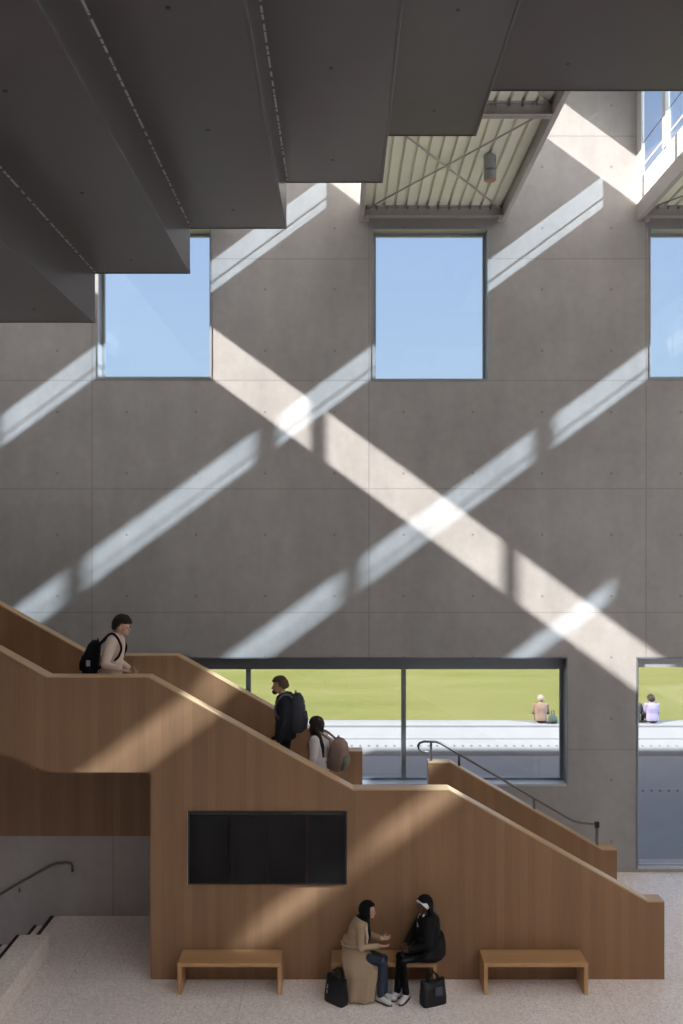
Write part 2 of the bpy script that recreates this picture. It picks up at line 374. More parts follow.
def bay(x0, x1, detail, right_open, left_ap, label, solid_to=.29, ap=(183, 150), back=None):
    """a low roof bay between two raised rooflights; its left side is the right wall of a rooflight and the other way round"""
    X0, X1 = wx(x0), wx(x1); zb = wz(222)
    r = empty('ceiling_bay', ((X0+X1)/2, YW, zb)); r['kind'] = 'structure'; tag(r, label, 'ceiling bay')
    # ribbed metal deck
    bm = bmesh.new(); n = 13; pts = []; wdt = (X1-X0-.16)/n; zd = zb+.22
    for i in range(n):
        a = X0+.08+wdt*i
        pts += [(a, zd), (a+.72*wdt, zd), (a+.78*wdt, zd+.06), (a+.94*wdt, zd+.06)]
    pts.append((X1-.08, zd)); pts += [(X1-.08, zd+.12), (X0+.08, zd+.12)]
    bm_prism(bm, pts, YG, YW-.005); obj('metal_deck', bm, 'deck', r)
    # edge channels, cross beams
    for xa, xb in ((X0, X0+.09), (X1-.09, X1)):
        bm = bmesh.new(); bm_box(bm, (xa, YG, zb), (xb, YW-.004, zb+.34)); obj('edge_beam', bm, 'steel', r, bevel=.01)
    yb = [YW-.22]+[YW-4.2*j for j in (1, 2, 3)]
    for y in yb:
        bm = bmesh.new(); bm_box(bm, (X0+.09, y, zb+.02), (X1-.09, y+.02, zb+.22)); bm_box(bm, (X0+.09, y-.06, zb+.02), (X1-.09, y+.08, zb+.04))
        bm_box(bm, (X0+.09, y-.06, zb+.20), (X1-.09, y+.08, zb+.22)); obj('cross_beam', bm, 'steel', r)
    if detail:
        for y in yb[:2]:
            for i in range(n+1):
                bm = bmesh.new(); xx = X0+.13+(X1-X0-.26)*i/n
                bm_box(bm, (xx-.018, y-.075, zb+.15), (xx+.018, y-.03, zb+.205)); obj('bolt', bm, 'alu_dark', r)
        for a, b_ in (((X0+.14, yb[1]+.1), (X1-.14, yb[0]-.1)), ((X1-.14, yb[1]+.1), (X0+.14, yb[0]-.1)), ((X0+.14, yb[2]+.1), (X1-.14, yb[1]-.1))):
            tubeo('brace_rod', [(a[0], a[1], zb+.14), (b_[0], b_[1], zb+.14)], .016, 'steel', r, 8)
        for xx in (X0+.13, X1-.13):
            boxo('corner_bracket', (xx-.05, YW-.26, zb-.06), (xx+.05, YW-.16, zb+.02), 'steel', r)
    # upstand on the left: the right hand wall of a rooflight
    s = empty  # noqa
    top_up = ap[0]
    boxo('upstand', (X0+.01, YG, zb+.34), (X0+.07, YW-.003, wz(top_up)), 'white', r)
    if right_open:
        boxo('glazing_panel', (X0+.01, YW-solid_to, wz(top_up)), (X0+.06, YW-.003, wz(84)), 'alu_light', r)
        ys = [YW-solid_to]+[y for y in YPOSTS if y < YW-solid_to-.1]+[YG]
        for y in ys[1:-1]: boxo('glazing_post', (X0-.02, y-.085, wz(top_up)), (X0+.07, y+.075, wz(84)), 'alu_light', r)
        for a, b_ in zip(ys, ys[1:]):
            boxo('roof_pane', (X0+.03, b_, wz(ap[1])), (X0+.05, a, wz(84)), 'glass_solid', r)
            if back and b_ < back:
                boxo('blank_panel', (X0+.036, b_+.002, wz(top_up)+.002), (X0+.044, min(a, back)-.002, wz(ap[1])-.002), 'white', r); b_ = back
                if a <= back: continue
            if ap[0] == 183: boxo('added_shade_bar', (X0+.03, b_+.003, wz(173.2)), (X0+.05, a-.003, wz(171.6)), 'steel', r)  # added bar, there to cast a thin dark line inside the light bands
            boxo('lower_pane', (X0+.036, b_+.002, wz(top_up)+.002), (X0+.044, a-.002, wz(ap[1])-.002), 'glass', r)
    # right hand side: the left wall of the next rooflight
    if left_ap == 'long':
        boxo('upstand', (X1-.07, YG, zb+.34), (X1-.01, YW-.003, wz(186)), 'white', r)
        boxo('band_trim_panel', (X1-.07, YG, wz(133)), (X1-.01, YW-.003, wz(80)), 'white', r)  # added solid strip, trims the upper edge of the long sun band
        for y in YPOSTS: boxo('glazing_post', (X1-.09, y-.055, wz(186)), (X1-.01, y+.055, wz(133)), 'alu_light', r)
    elif left_ap == 'low':
        boxo('upstand', (X1-.07, YG, zb+.34), (X1-.01, YW-.003, wz(183)), 'white', r)
        for y in YPOSTS: boxo('glazing_post', (X1-.09, y-.055, wz(183)), (X1-.01, y+.055, wz(80)), 'alu_light', r)
    elif left_ap == 'short':
        boxo('upstand', (X1-.07, YG, zb+.34), (X1-.01, YW-.003, wz(107)), 'white', r)
        for y in YPOSTS: boxo('glazing_post', (X1-.09, y-.055, wz(107)), (X1-.01, y+.055, wz(80)), 'alu_light', r)
    else:
        boxo('upstand', (X1-.07, YG, zb+.34), (X1-.01, YW-.003, wz(80)), 'white', r)
    return r
bay(-194, -49, False, False, 'long', 'unseen roof bay far left, its opening shaped to cast the long sun band')  # out of view; opening made to measure for the long sun band
bay(83, 228, False, False, 'short', 'roof bay above the upper window covered by the stepped ceiling')
main_bay = bay(359.5, 505, True, True, 'short', 'cream ribbed metal roof bay with crossed brace rods above the tall window')
bay(636, 782, True, True, 'low', 'ribbed metal roof bay cut off by the right edge of the photo')
bay(913, 1059, False, True, 'short', 'roof bay beyond the right edge of the photo')
bay(1190, 1336, False, True, 'none', 'unseen last roof bay at the right, opening trimmed to shape a light streak', 5.0, (175, 154), 5.0)  # out of view; glazing partly closed to shape the streak it casts

# downlight under the main bay
c = P(490, 168, 14.7); zt = wz(222)+.22
r = tag(empty('ceiling_spotlight', (c.x, c.y, zt)), 'small cylindrical grey spotlight hanging under the ribbed roof bay', 'light')
def cyl(name, c, r0, z0, z1, mat, parent, n=24):
    bm = bmesh.new(); bm_loft(bm, [((c[0], c[1], z0), (r0, 0, 0), (0, r0, 0)), ((c[0], c[1], z1), (r0, 0, 0), (0, r0, 0))], n)
    o = obj(name, bm, mat, parent, bevel=.004); return o
M['copper'] = simple('warm_lamp_lens', (.45, .20, .10), .4)
cyl('mount', c, .05, zt-.04, zt, 'alu', r); cyl('housing', c, .105, zt-.26, zt-.04, 'alu', r)
cyl('collar', c, .095, zt-.30, zt-.26, 'alu_dark', r); cyl('lamp_hood', c, .105, zt-.44, zt-.30, 'alu', r); cyl('lens', c, .085, zt-.452, zt-.44, 'copper', r)

# ------------------------------------------------------------------ overhead stepped soffit
YS = 11.75
fx = [-260, 95, 190, 286.5, 383, 476.5, 1030]; fz = [322, 273, 228, 182, 135, 90]
st = tag(empty('ceiling_soffit', (0, YS, 9)), 'dark stepped underside of raked seating filling the top of the view', 'ceiling', None, 'structure')
XS = [(p-CX)*YS/F for p in fx]; ZS = [CAMZ-(p-HY)*YS/F for p in fz]
XS[0], XS[-1] = -11.9, 6.9
YN = [3.2, 4.0, 5.0, 5.9, 6.9, 7.9]
for i in range(6):
    Y0 = YN[i]; bm = bmesh.new(); bm_box(bm, (XS[i]+(.001 if i else 0), Y0, ZS[i]), (XS[i+1]-.03, YS, ZS[i]+.05)); obj('soffit_panel', bm, 'fin', st)
    boxo('edge_trim', (XS[i]+.001, YS, ZS[i]-.006), (XS[i+1]-.001, YS+.02, ZS[i]+.06), 'fin_edge', st)
    if i < 5:
        bm = bmesh.new(); bm_box(bm, (XS[i+1]-.03, Y0, ZS[i]-.012), (XS[i+1], YS+.004, ZS[i+1]+.05)); obj('riser', bm, 'fin', st, bevel=.006)
    if i < 3:
        bm = bmesh.new(); bm_box(bm, (XS[i+1]+.004, YN[i+1]+.1, ZS[i+1]-.008), (XS[i+1]+.024, YS-.06, ZS[i+1]+.001))
        obj('perforated_strip', bm, 'fin_strip', st)
# concrete backing that closes the seating above the panels
for px, py, i in ((5, 91, 0) ,(34, 309, 0), (82, 193, 1), (131, 260, 1), (168, 8, 2), (208, 130, 2), (233, 210, 2), (331, 68, 3), (333, 160, 3), (458, 10, 4), (434, 111, 4), (568, 64, 5)):
    if i == 0 and py < 200: i = 1
    Y = (ZS[i]-CAMZ)*F/(HY-py); X = (px-CX)*Y/F
    bm = bmesh.new(); bm_loft(bm, [((X, Y, ZS[i]-.004), (.022, 0, 0), (0, .022, 0)), ((X, Y, ZS[i]+.002), (.022, 0, 0), (0, .022, 0))], 12); obj('fixing_hole', bm, 'fin_edge', st)

# ------------------------------------------------------------------ staircase
def f2(px, py, Y=YF): p = P(px, py, Y); return (p.x, p.z)
stair = tag(empty('staircase', (1.0, 14.0, 0)), 'oak clad staircase rising to the left across the hall', 'staircase')
def sl(a, b, X): return a[1]+(b[1]-a[1])*(X-a[0])/(b[0]-a[0])
XU = -8.5
A = [f2(46.7, 677.6), f2(148.3, 677), f2(352.5, 790.7), f2(448.9, 790.7), f2(647.9, 902.5), f2(664.4, 902.5)]
A[1] = (A[1][0], A[0][1])
top_f = [(XU, A[0][1]+(A[0][0]-XU)*.552)]+A
U = [f2(150.5, 772.4), f2(44.8, 772.4), f2(15.4, 756)]
xe = top_f[-1][0]; xl = U[0][0]
T = .25
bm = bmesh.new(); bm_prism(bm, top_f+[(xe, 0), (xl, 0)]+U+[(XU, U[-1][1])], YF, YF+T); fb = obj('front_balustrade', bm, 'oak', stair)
def cap(name, line, y0, y1, th, parent):
    bm = bmesh.new(); n = len(line); up = []
    lo = []
    for i, p in enumerate(line):
        a = V(line[max(i-1, 0)]); b_ = V(line[min(i+1, n-1)]); c_ = V(p)
        d1 = (c_-a).normalized() if i else (b_-c_).normalized(); d2 = (b_-c_).normalized() if i < n-1 else d1
        n1, n2 = V((-d1.y, d1.x)), V((-d2.y, d2.x)); nn = (n1+n2).normalized(); k = th/max(.5, nn.dot(n1))
        if nn.y < 0: nn = -nn
        up.append((p[0]+nn.x*k, p[1]+nn.y*k)); lo.append((p[0]+nn.x*.001, p[1]+nn.y*.001))
    bm_prism(bm, lo+up[::-1], y0, y1); return obj(name, bm, 'oak_cap', parent, bevel=.004)
cap('cap_rail', top_f, YF-.004, YF+T+.004, .022, fb)
# rear balustrade, upper flight, then the lower flight with its steel rail
B = [f2(90, 656, YR), f2(176.9, 656, YR), f2(349, 752, YR), f2(362.4, 752, YR)]
top_b = [(XU, B[0][1]+(B[0][0]-XU)*.557)]+B
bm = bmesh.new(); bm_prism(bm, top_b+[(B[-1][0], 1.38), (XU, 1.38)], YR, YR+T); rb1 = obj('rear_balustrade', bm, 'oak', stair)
cap('cap_rail', top_b, YR-.004, YR+T+.004, .022, rb1)
D = [f2(428.4, 763.5, YR), f2(450, 763.5, YR), f2(602, 850.4, YR), f2(617, 850.4, YR)]
bm = bmesh.new(); bm_prism(bm, D+[(D[-1][0], 0), (D[0][0], 0)], YR, YR+T); rb2 = obj('rear_balustrade', bm, 'oak', stair)
cap('cap_rail', D, YR-.004, YR+T+.004, .022, rb2)
y0, y1 = YF+T, YR
# flights (solid stepped prisms) and landings
def flight(x0, z0, n, xend, thick, mat='floor'):
    pts = [(x0, z0)]; x, z = x0, z0
    for i in range(n):
        z += .165; pts.append((x, z)); x -= .293; pts.append((x, z))
    pts[-1] = (xend, z)
    pts += [(xend, max(0, z-thick-.0)), (x0-.25, max(0, z0-.02 if z0 < .1 else z0-thick))] if z0 > .1 else [(xend, 0)]
    bm = bmesh.new(); bm_prism(bm, pts, y0, y1); obj('stair_flight', bm, mat, stair)
flight(4.44, 0, 10, 1.575, .3)
boxo('landing', (.05, y0, 1.25), (1.575, y1, 1.65), 'floor', stair)
flight(.05, 1.65, 10, -2.70, .3)
boxo('landing', (-4.36, y0, 3.06), (-2.70, y1, 3.30), 'floor', stair)
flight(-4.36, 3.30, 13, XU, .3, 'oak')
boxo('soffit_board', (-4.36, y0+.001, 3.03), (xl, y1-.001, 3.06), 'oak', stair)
boxo('side_panel', (xl, y0, 0), (xl+.06, y1, 3.06), 'oak', stair)
# steel rail above the lower rear balustrade
ry = YR+.12
def rp(px, py): return P(px, py, ry)
hp = [rp(430, 752), rp(423, 751.5), rp(419, 749), rp(418, 746), rp(419.5, 743), rp(424, 741.5), rp(436, 741.8), rp(441, 743.5), rp(500, 778), rp(566, 817), rp(574, 821), rp(582, 823), rp(597, 824.5)]
hr = tubeo('handrail', hp, .021, 'rail', stair, 12)
for px, a, b_ in ((431, 742, 763), (459, 755, 768), (534, 799, 812)):
    bm = bmesh.new(); p, q = rp(px, a), rp(px, b_); bm_box(bm, (p.x-.02, ry-.02, q.z-.03), (p.x+.02, ry+.02, p.z)); obj('rail_post', bm, 'rail', hr)
p = rp(597, 824.5); bm = bmesh.new(); bm_box(bm, (p.x-.035, ry-.03, p.z-.05), (p.x+.035, ry+.03, p.z+.045)); obj('rail_post', bm, 'nosing', hr)
bm = bmesh.new(); bm_box(bm, (p.x-.02, ry-.02, 1.0), (p.x+.02, ry+.02, p.z-.05)); obj('rail_post', bm, 'rail', hr)
# wall under the landing
wl = boxo('wall_under_stair', (XL, YR+.01, -3), (xl+.3, YR+.24, 1.38), 'wall2', kind='structure'); tag(wl, 'shaded concrete plinth wall under the stair landing', 'wall')
# steps going down at the left
bm = bmesh.new(); pts = [(FX, -.001)]; x, z = FX, 0
nos = []
for i in range(14):
    nos.append((x, z)); z -= .165; pts.append((x, z)); x -= .30; pts.append((x, z))
pts += [(x, z-.4), (FX, z-.4)]
bm_prism(bm, pts, 8.5, YR+.008); ds = obj('descending_steps', bm, 'floor', kind='structure'); tag(ds, 'terrazzo steps with black nosings going down at lower left', 'steps')
for i, (x, z) in enumerate(nos[:8]):
    boxo('nosing', (x-.055 if i == 0 else x-.045, 8.5, z-.02), (x+.012, YR+.005, z+.006), 'nosing', ds)
hl = tag(empty('wall_handrail', P(60, 863, YR-.05)), 'dark steel handrail on the concrete wall beside descending steps', 'handrail')
ly = YR-.07
lp = [P(-120, 953, ly), P(0, 894, ly), P(50, 865.5, ly), P(56, 863.5, ly), P(66, 862.5, ly), P(71, 863.5, ly), P(72.2, 866, ly), P(72.2, 871, ly)]
tubeo('rail', lp, .022, 'rail', hl, 10)
for px, py in ((72, 868), (19, 888), (-60, 927)):
    a = P(px, py, ly); tubeo('bracket', [a, a+V((0, .01, -.07)), a+V((0, .075, -.07))], .011, 'rail', hl, 8)
# low terrazzo parapet block
bm = bmesh.new(); bm_box(bm, (-5.01, 8.5, 0), (-4.56, 13.69, .335)); tag(obj('parapet_block', bm, 'block', bevel=.012), 'low pale terrazzo block beside the descending steps', 'block')

# ------------------------------------------------------------------ display screen
s0, s1 = P(188.4, 811, YF), P(346.9, 883.5, YF)
sc = tag(empty('display_screen', ((s0.x+s1.x)/2, YF, s1.z)), 'long black four panel display screen set in the oak cladding', 'screen')
bm = bmesh.new(); e = .022
yy0, yy1 = YF-.035, YF-.002
bm_box(bm, (s0.x, yy0, s0.z-e*2), (s1.x, yy1, s0.z)); bm_box(bm, (s0.x, yy0, s1.z), (s1.x, yy1, s1.z+e))
bm_box(bm, (s0.x, yy0, s1.z+e), (s0.x+e, yy1, s0.z-2*e)); bm_box(bm, (s1.x-e, yy0, s1.z+e), (s1.x, yy1, s0.z-2*e)); obj('bezel', bm, 'screen_bezel', sc)
boxo('edge_strip', (s0.x-.012, yy0+.004, s1.z-.004), (s0.x-.0005, yy1, s0.z+.008), 'steel', sc)
pw = (s1.x-s0.x-2*e)/4
for i in range(4): boxo('screen_panel', (s0.x+e+pw*i+.003, yy0+.008, s1.z+e), (s0.x+e+pw*(i+1)-.003, yy1, s0.z-2*e), 'screen', sc)

# ------------------------------------------------------------------ benches
def bench(xc, label, wd=1.48):
    r = tag(empty('bench', (xc, 12.7, 0)), label, 'bench', 'oak benches along the stair')
    a, b_ = 12.5, 12.93; t = .055
    boxo('seat', (xc-wd/2, a, .45-t), (xc+wd/2, b_, .45), 'oak_seat', r, .004)
    for s in (-1, 1): boxo('leg', (xc+s*(wd/2)-(t if s > 0 else 0), a, 0), (xc+s*(wd/2)+(t if s < 0 else 0), b_, .45-t), 'oak_seat', r, .004)
    return r
bench(-1.60, 'empty oak bench under the black display screen')
bench(.60, 'oak bench on which the two women sit', 1.5)
bench(2.76, 'empty oak bench at the right near the stair foot')

# ------------------------------------------------------------------ outside
tag(boxo('pavement', (-60, YW+WT, -.3), (60, 26.75, -.01), 'paving', kind='structure'), 'paved terrace outside the windows, shaded near the building', 'pavement')
def slab(name, prof, lab):
    bm = bmesh.new(); y_ = [bm.verts.new((-60, p[0], p[1])) for p in prof]; q_ = [bm.verts.new((60, p[0], p[1])) for p in prof]; n = len(prof)
    bm.faces.new(y_); bm.faces.new(q_[::-1])
    for i in range(n): bm.faces.new((y_[i], q_[i], q_[(i+1) % n], y_[(i+1) % n]))
    return tag(obj(name, bm, 'paving_pale', kind='structure'), lab, 'paving')
slab('terrace_ramp', [(26.75, -.3), (26.75, .0), (27.45, .33), (27.45, -.3)], 'lower sunlit sloping strip of pale paving with a row of studs')
slab('terrace_ledge', [(27.45, -.3), (27.45, .36), (27.95, .60), (27.95, .66), (28.15, .72), (28.5, .72), (28.5, -.3)], 'upper sunlit pale ledge at the edge of the lawn')
bm = bmesh.new(); g = []
for j in range(30):
    y = 28.5+j*2.4; row = []
    for i in range(41):
        x = -60+3*i; row.append(bm.verts.new((x, y, .55+.012*(y-28.5)+.18*noise.noise(V((x*.12, y*.12, 0))))))
    g.append(row)
for a, b_ in zip(g, g[1:]):
    for i in range(40): bm.faces.new((a[i], a[i+1], b_[i+1], b_[i]))
tag(obj('lawn', bm, 'lawn', smooth=True, kind='structure'), 'sunlit yellow green lawn beyond the terrace', 'lawn')
def stud(p, lab, grp):
    bm = bmesh.new(); bm_loft(bm, [(p, (.035, 0, 0), (0, .05, 0)), (p+V((0, 0, .03)), (.025, 0, 0), (0, .04, 0))], 10)
    return tag(obj('paving_stud', bm, 'stud'), lab, 'stud', grp)
first = None; px = 343
while px < 690:
    p = P(px, 741, 27.17); p.z = .185
    if first is None: first = stud(V((0, 0, 0)), 'small dark stud in the row on the lower sunlit step outside', 'studs on the lower step'); o = first
    else: o = first.copy(); C.objects.link(o)
    o.location = p; px += 8.55
first = None
for i in range(6):
    p = P(643+8.6*i, 790.5, 22.9); p.z = -.01
    if first is None: first = stud(V((0, 0, 0)), 'small dark stud in the row on the shaded pavement outside', 'studs on the shaded pavement'); o = first
    else: o = first.copy(); C.objects.link(o)
    o.location = p
a, b_ = P(640, 733, 27.0), P(720, 724, 27.0)

#@@PEOPLE@@
# ------------------------------------------------------------------ people
M['skin'] = simple('light_skin', (.52, .30, .21), .5, 0, .06)
M['skin_warm'] = simple('warm_skin', (.40, .22, .15), .5, 0, .06)
M['skin_dark'] = simple('brown_skin', (.085, .04, .026), .5, 0, .08)
M['eye'] = simple('dark_eye', (.015, .01, .008), .2)
M['lip'] = simple('lip_tone', (.28, .10, .08), .5)
M['lip_dark'] = simple('dark_lip_tone', (.07, .028, .022), .5)
M['hair_dark'] = simple('dark_brown_hair', (.016, .009, .007), .6, 0, .4, 40, 0, .2)
M['hair_black'] = simple('black_hair', (.004, .0035, .004), .6, 0, .3, 40, 0, .2)
M['hair_sand'] = simple('sandy_brown_hair', (.075, .048, .026), .65, 0, .3, 40, 0, .15)
M['hair_long'] = simple('long_brown_hair', (.024, .014, .011), .6, 0, .4, 40, 0, .2)
M['hair_fair'] = simple('fair_hair', (.15, .125, .09), .6, 0, .2, 40)
def cloth(name, col, rough=.85, bump=.25): return simple(name, col, rough, 0, .14, 9, bump, .2)
M['beige_top'] = cloth('beige_sweatshirt', (.60, .46, .38)); M['trench'] = cloth('beige_trench', (.36, .255, .165))
M['trench_lining'] = cloth('pale_coat_facing', (.55, .45, .36))
M['black_cloth'] = cloth('black_cloth', (.006, .006, .0075)); M['navy_cloth'] = cloth('navy_jacket', (.012, .014, .020))
M['black_puffer'] = simple('black_puffer', (.006, .006, .0075), .7, 0, .2, 9, .3, .2)
M['white_jacket'] = cloth('off_white_jacket', (.66, .60, .60)); M['denim'] = cloth('blue_denim', (.030, .036, .055)); M['navy_denim'] = cloth('dark_denim', (.014, .016, .030))
M['grey_pack'] = cloth('grey_backpack', (.045, .045, .055)); M['strap_grey'] = cloth('grey_strap', (.13, .13, .15)); M['tan_pack'] = cloth('tan_backpack', (.26, .175, .14)); M['olive_pack'] = cloth('grey_green_pocket', (.16, .155, .12))
M['shoe_white'] = simple('white_trainer', (.62, .60, .60), .5); M['sole_dark'] = simple('dark_sole', (.03, .03, .03), .7); M['shoe_black'] = simple('black_shoe', (.012, .012, .012), .5)
M['band'] = cloth('white_headband', (.72, .71, .72)); M['lilac'] = cloth('pale_lilac_shirt', (.17, .15, .22)); M['outer_beige'] = cloth('pale_brown_jacket', (.125, .085, .062))
M['outer_dark'] = cloth('dark_outdoor_clothes', (.03, .032, .035)); M['emblem'] = simple('pale_print', (.35, .35, .36), .7); M['blue_print'] = simple('dull_blue_print', (.05, .06, .09), .6)
M['leather'] = simple('black_leather', (.006, .006, .008), .5, 0, .2, 9, .15, .3); M['green_bag'] = cloth('dark_green_bag', (.03, .045, .04))

class Fig:
    def __init__(s, name, label, O, yaw, group=None, scale=1.0):
        s.root = tag(empty(name, O), label, 'person', group); s.O = V(O); s.R = Matrix.Rotation(math.radians(yaw), 3, 'Z'); s.k = scale
    def p(s, *a): return s.O + s.R @ V(a if len(a) == 3 else a[0])
    def d(s, *a): return s.R @ V(a if len(a) == 3 else a[0])
def ell(bm, c, fd, up, r, sub=3):
    """ellipsoid with radii (side, forward, up)"""
    fd = fd.normalized(); sd = up.cross(fd).normalized(); u2 = fd.cross(sd)
    rot = Matrix((sd, fd, u2)).transposed()
    return bm_ball(bm, c, r, rot, sub)
def torso(bm, P_, Cc, Nn, wl, k=1.0, ex=0.0, wide=1.0):
    sp = (Nn-P_).normalized(); wl = (wl-sp*wl.dot(sp)).normalized(); dd = wl.cross(sp)
    S = [(P_-sp*.09*k, .15, .11), (P_, .165, .12), (P_.lerp(Cc, .5), .145, .108), (Cc, .168, .122), (Cc.lerp(Nn, .55), .172, .105), (Cc.lerp(Nn, .85), .13, .085), (Nn+sp*.01, .07, .066)]
    bm_loft(bm, [(c, wl*(w_*k*wide+ex), dd*(d_*k+ex)) for c, w_, d_ in S], 20, True, 2.3)
def limb(bm, pts, radii):
    bm_tube(bm, pts, radii, 12)
    for p_, r_ in zip(pts, radii): bm_ball(bm, p_, (r_,)*3)
def hand(bm, wr, dr, nrm, side, curl=.35, k=1.0, fist=False):
    """side=+1: thumb towards dr x nrm"""
    dr = dr.normalized(); nrm = (nrm-dr*nrm.dot(dr)).normalized(); ac = dr.cross(nrm)*side
    e = wr+dr*.085*k
    bm_loft(bm, [(wr-dr*.02*k, ac*.026*k, nrm*.02*k), (wr+dr*.03*k, ac*.036*k, nrm*.017*k), (e, ac*.043*k, nrm*.013*k), (e+dr*.008*k, ac*.038*k, nrm*.009*k)], 14, True, 2.6)
    for i, (off, ln) in enumerate(((.034, .068), (.0115, .077), (-.0115, .071), (-.034, .056))):
        d_ = (dr+ac*off*3.2).normalized(); p_ = e+ac*off*k-dr*.004*k; pts = [p_]; a = curl*(1+.18*i)
        for seg in (.44, .32, .24):
            dd = d_*math.cos(a)+nrm*math.sin(a); p_ = p_+dd*ln*seg*k; pts.append(p_); a += curl*1.1
        bm_tube(bm, pts, [.0088*k, .0082*k, .0074*k, .0056*k], 8, True)
    b0 = wr+dr*.025*k+ac*.026*k; d1 = (dr*.62+ac*.72+nrm*.28).normalized(); d2 = (dr*.9+ac*.3+nrm*.3).normalized()
    bm_tube(bm, [b0, b0+d1*.036*k, b0+d1*.036*k+d2*.03*k, b0+d1*.036*k+d2*.052*k], [.0125*k, .0105*k, .0095*k, .007*k], 8, True)
def head(bm, hc, fd, up, k):
    fd = fd.normalized(); sd = up.cross(fd).normalized()
    ell(bm, hc, fd, up, (.077*k, .096*k, .104*k)); ell(bm, hc+fd*.028*k-up*.06*k, fd, up, (.057*k, .066*k, .058*k))
    ell(bm, hc+fd*.066*k-up*.098*k, fd, up, (.027*k, .025*k, .022*k), 2)
    ell(bm, hc+fd*.080*k+up*.012*k, fd, up, (.05*k, .018*k, .014*k), 2)
    bm_tube(bm, [hc+fd*.088*k-up*.004*k, hc+fd*.112*k-up*.040*k, hc+fd*.09*k-up*.05*k], [.009*k, .0145*k, .012*k], 8, True)
    ell(bm, hc+fd*.086*k-up*.074*k, fd, up, (.026*k, .013*k, .013*k), 2)
    for q in (1, -1):
        ell(bm, hc+sd*.078*k*q-fd*.004*k-up*.018*k, fd, up, (.012*k, .024*k, .032*k), 2)
        ell(bm, hc+sd*.04*k*q+fd*.062*k-up*.035*k, fd, up, (.024*k, .022*k, .02*k), 2)
def face(f, hc, fd, up, k, lip='lip'):
    fd = fd.normalized(); sd = up.cross(fd).normalized()
    for q in (1, -1):
        bm = bmesh.new(); ell(bm, hc+fd*.0925*k+sd*.032*k*q-up*.010*k, fd, up, (.0125*k, .007*k, .007*k), 2); obj('eye', bm, 'eye', f.root, True)
    bm = bmesh.new(); ell(bm, hc+fd*.0965*k-up*.074*k, fd, up, (.022*k, .006*k, .006*k), 2); obj('mouth', bm, lip, f.root, True)
def hair_cap(f, hc, fd, up, k, mat, thick=1.14, fringe=.35, low=-.55, extra=None, name='hair', vox=.009):
    """cap of hair: an ellipsoid shell cut open over the face"""
    fd = fd.normalized(); sd = up.cross(fd).normalized(); bm = bmesh.new()
    vs_ = ell(bm, hc-fd*.006*k+up*.008*k, fd, up, (.082*k*thick, .101*k*thick, .108*k*thick), 4)
    kill = []
    for v in vs_:
        r = v.co-hc; x, z = r.dot(fd)/(.1*k), r.dot(up)/(.1*k)
        v.co += (v.co-hc).normalized()*.010*k*noise.noise(v.co*38)
        if (x > .18 and z < fringe) or z < low+.55*max(0, x+.3) or (x > -.12 and z < -.12): kill.append(v)
    bmesh.ops.delete(bm, geom=kill, context='VERTS')
    bmesh.ops.solidify(bm, geom=bm.faces[:], thickness=.022*k)
    if extra: extra(bm)
    return remesh(name, bm, mat, f.root, vox, 2)
def shoe(f, an, fw, k, mat, sole='sole_dark', nm='shoe'):
    fw = V((fw.x, fw.y, 0)).normalized(); up = V((0, 0, 1)); sd = up.cross(fw); base = V((an.x, an.y, an.z-.085*k))
    bm = bmesh.new()
    bm_loft(bm, [(base-fw*.085*k+up*.05*k, sd*.022*k, up*.032*k), (base-fw*.06*k+up*.055*k, sd*.036*k, up*.045*k), (base+fw*.0*k+up*.06*k, sd*.04*k, up*.055*k), (base+fw*.07*k+up*.046*k, sd*.043*k, up*.038*k), (base+fw*.15*k+up*.036*k, sd*.046*k, up*.026*k), (base+fw*.19*k+up*.03*k, sd*.03*k, up*.017*k)], 14, True, 2.5)
    bm_tube(bm, [base+up*.06*k-fw*.01*k, base+up*.115*k-fw*.015*k], [.043*k, .043*k], 12)
    s = remesh(nm, bm, mat, f.root, .009, 2)
    bm = bmesh.new(); pts = []
    ring = [(-.092, .0), (-.08, .026), (-.03, .038), (.04, .044), (.12, .049), (.175, .036), (.2, .0)]
    poly = [base+fw*a*k+sd*b_*k for a, b_ in ring]+[base+fw*a*k-sd*b_*k for a, b_ in ring[-2:0:-1]]
    lo = [bm.verts.new(q) for q in poly]; hi = [bm.verts.new(q+up*.022*k) for q in poly]
    bm.faces.new(lo); bm.faces.new(hi)
    for i in range(len(lo)): bm.faces.new((lo[i], lo[(i+1) % len(lo)], hi[(i+1) % len(lo)], hi[i]))
    o = obj('sole', bm, sole, s)
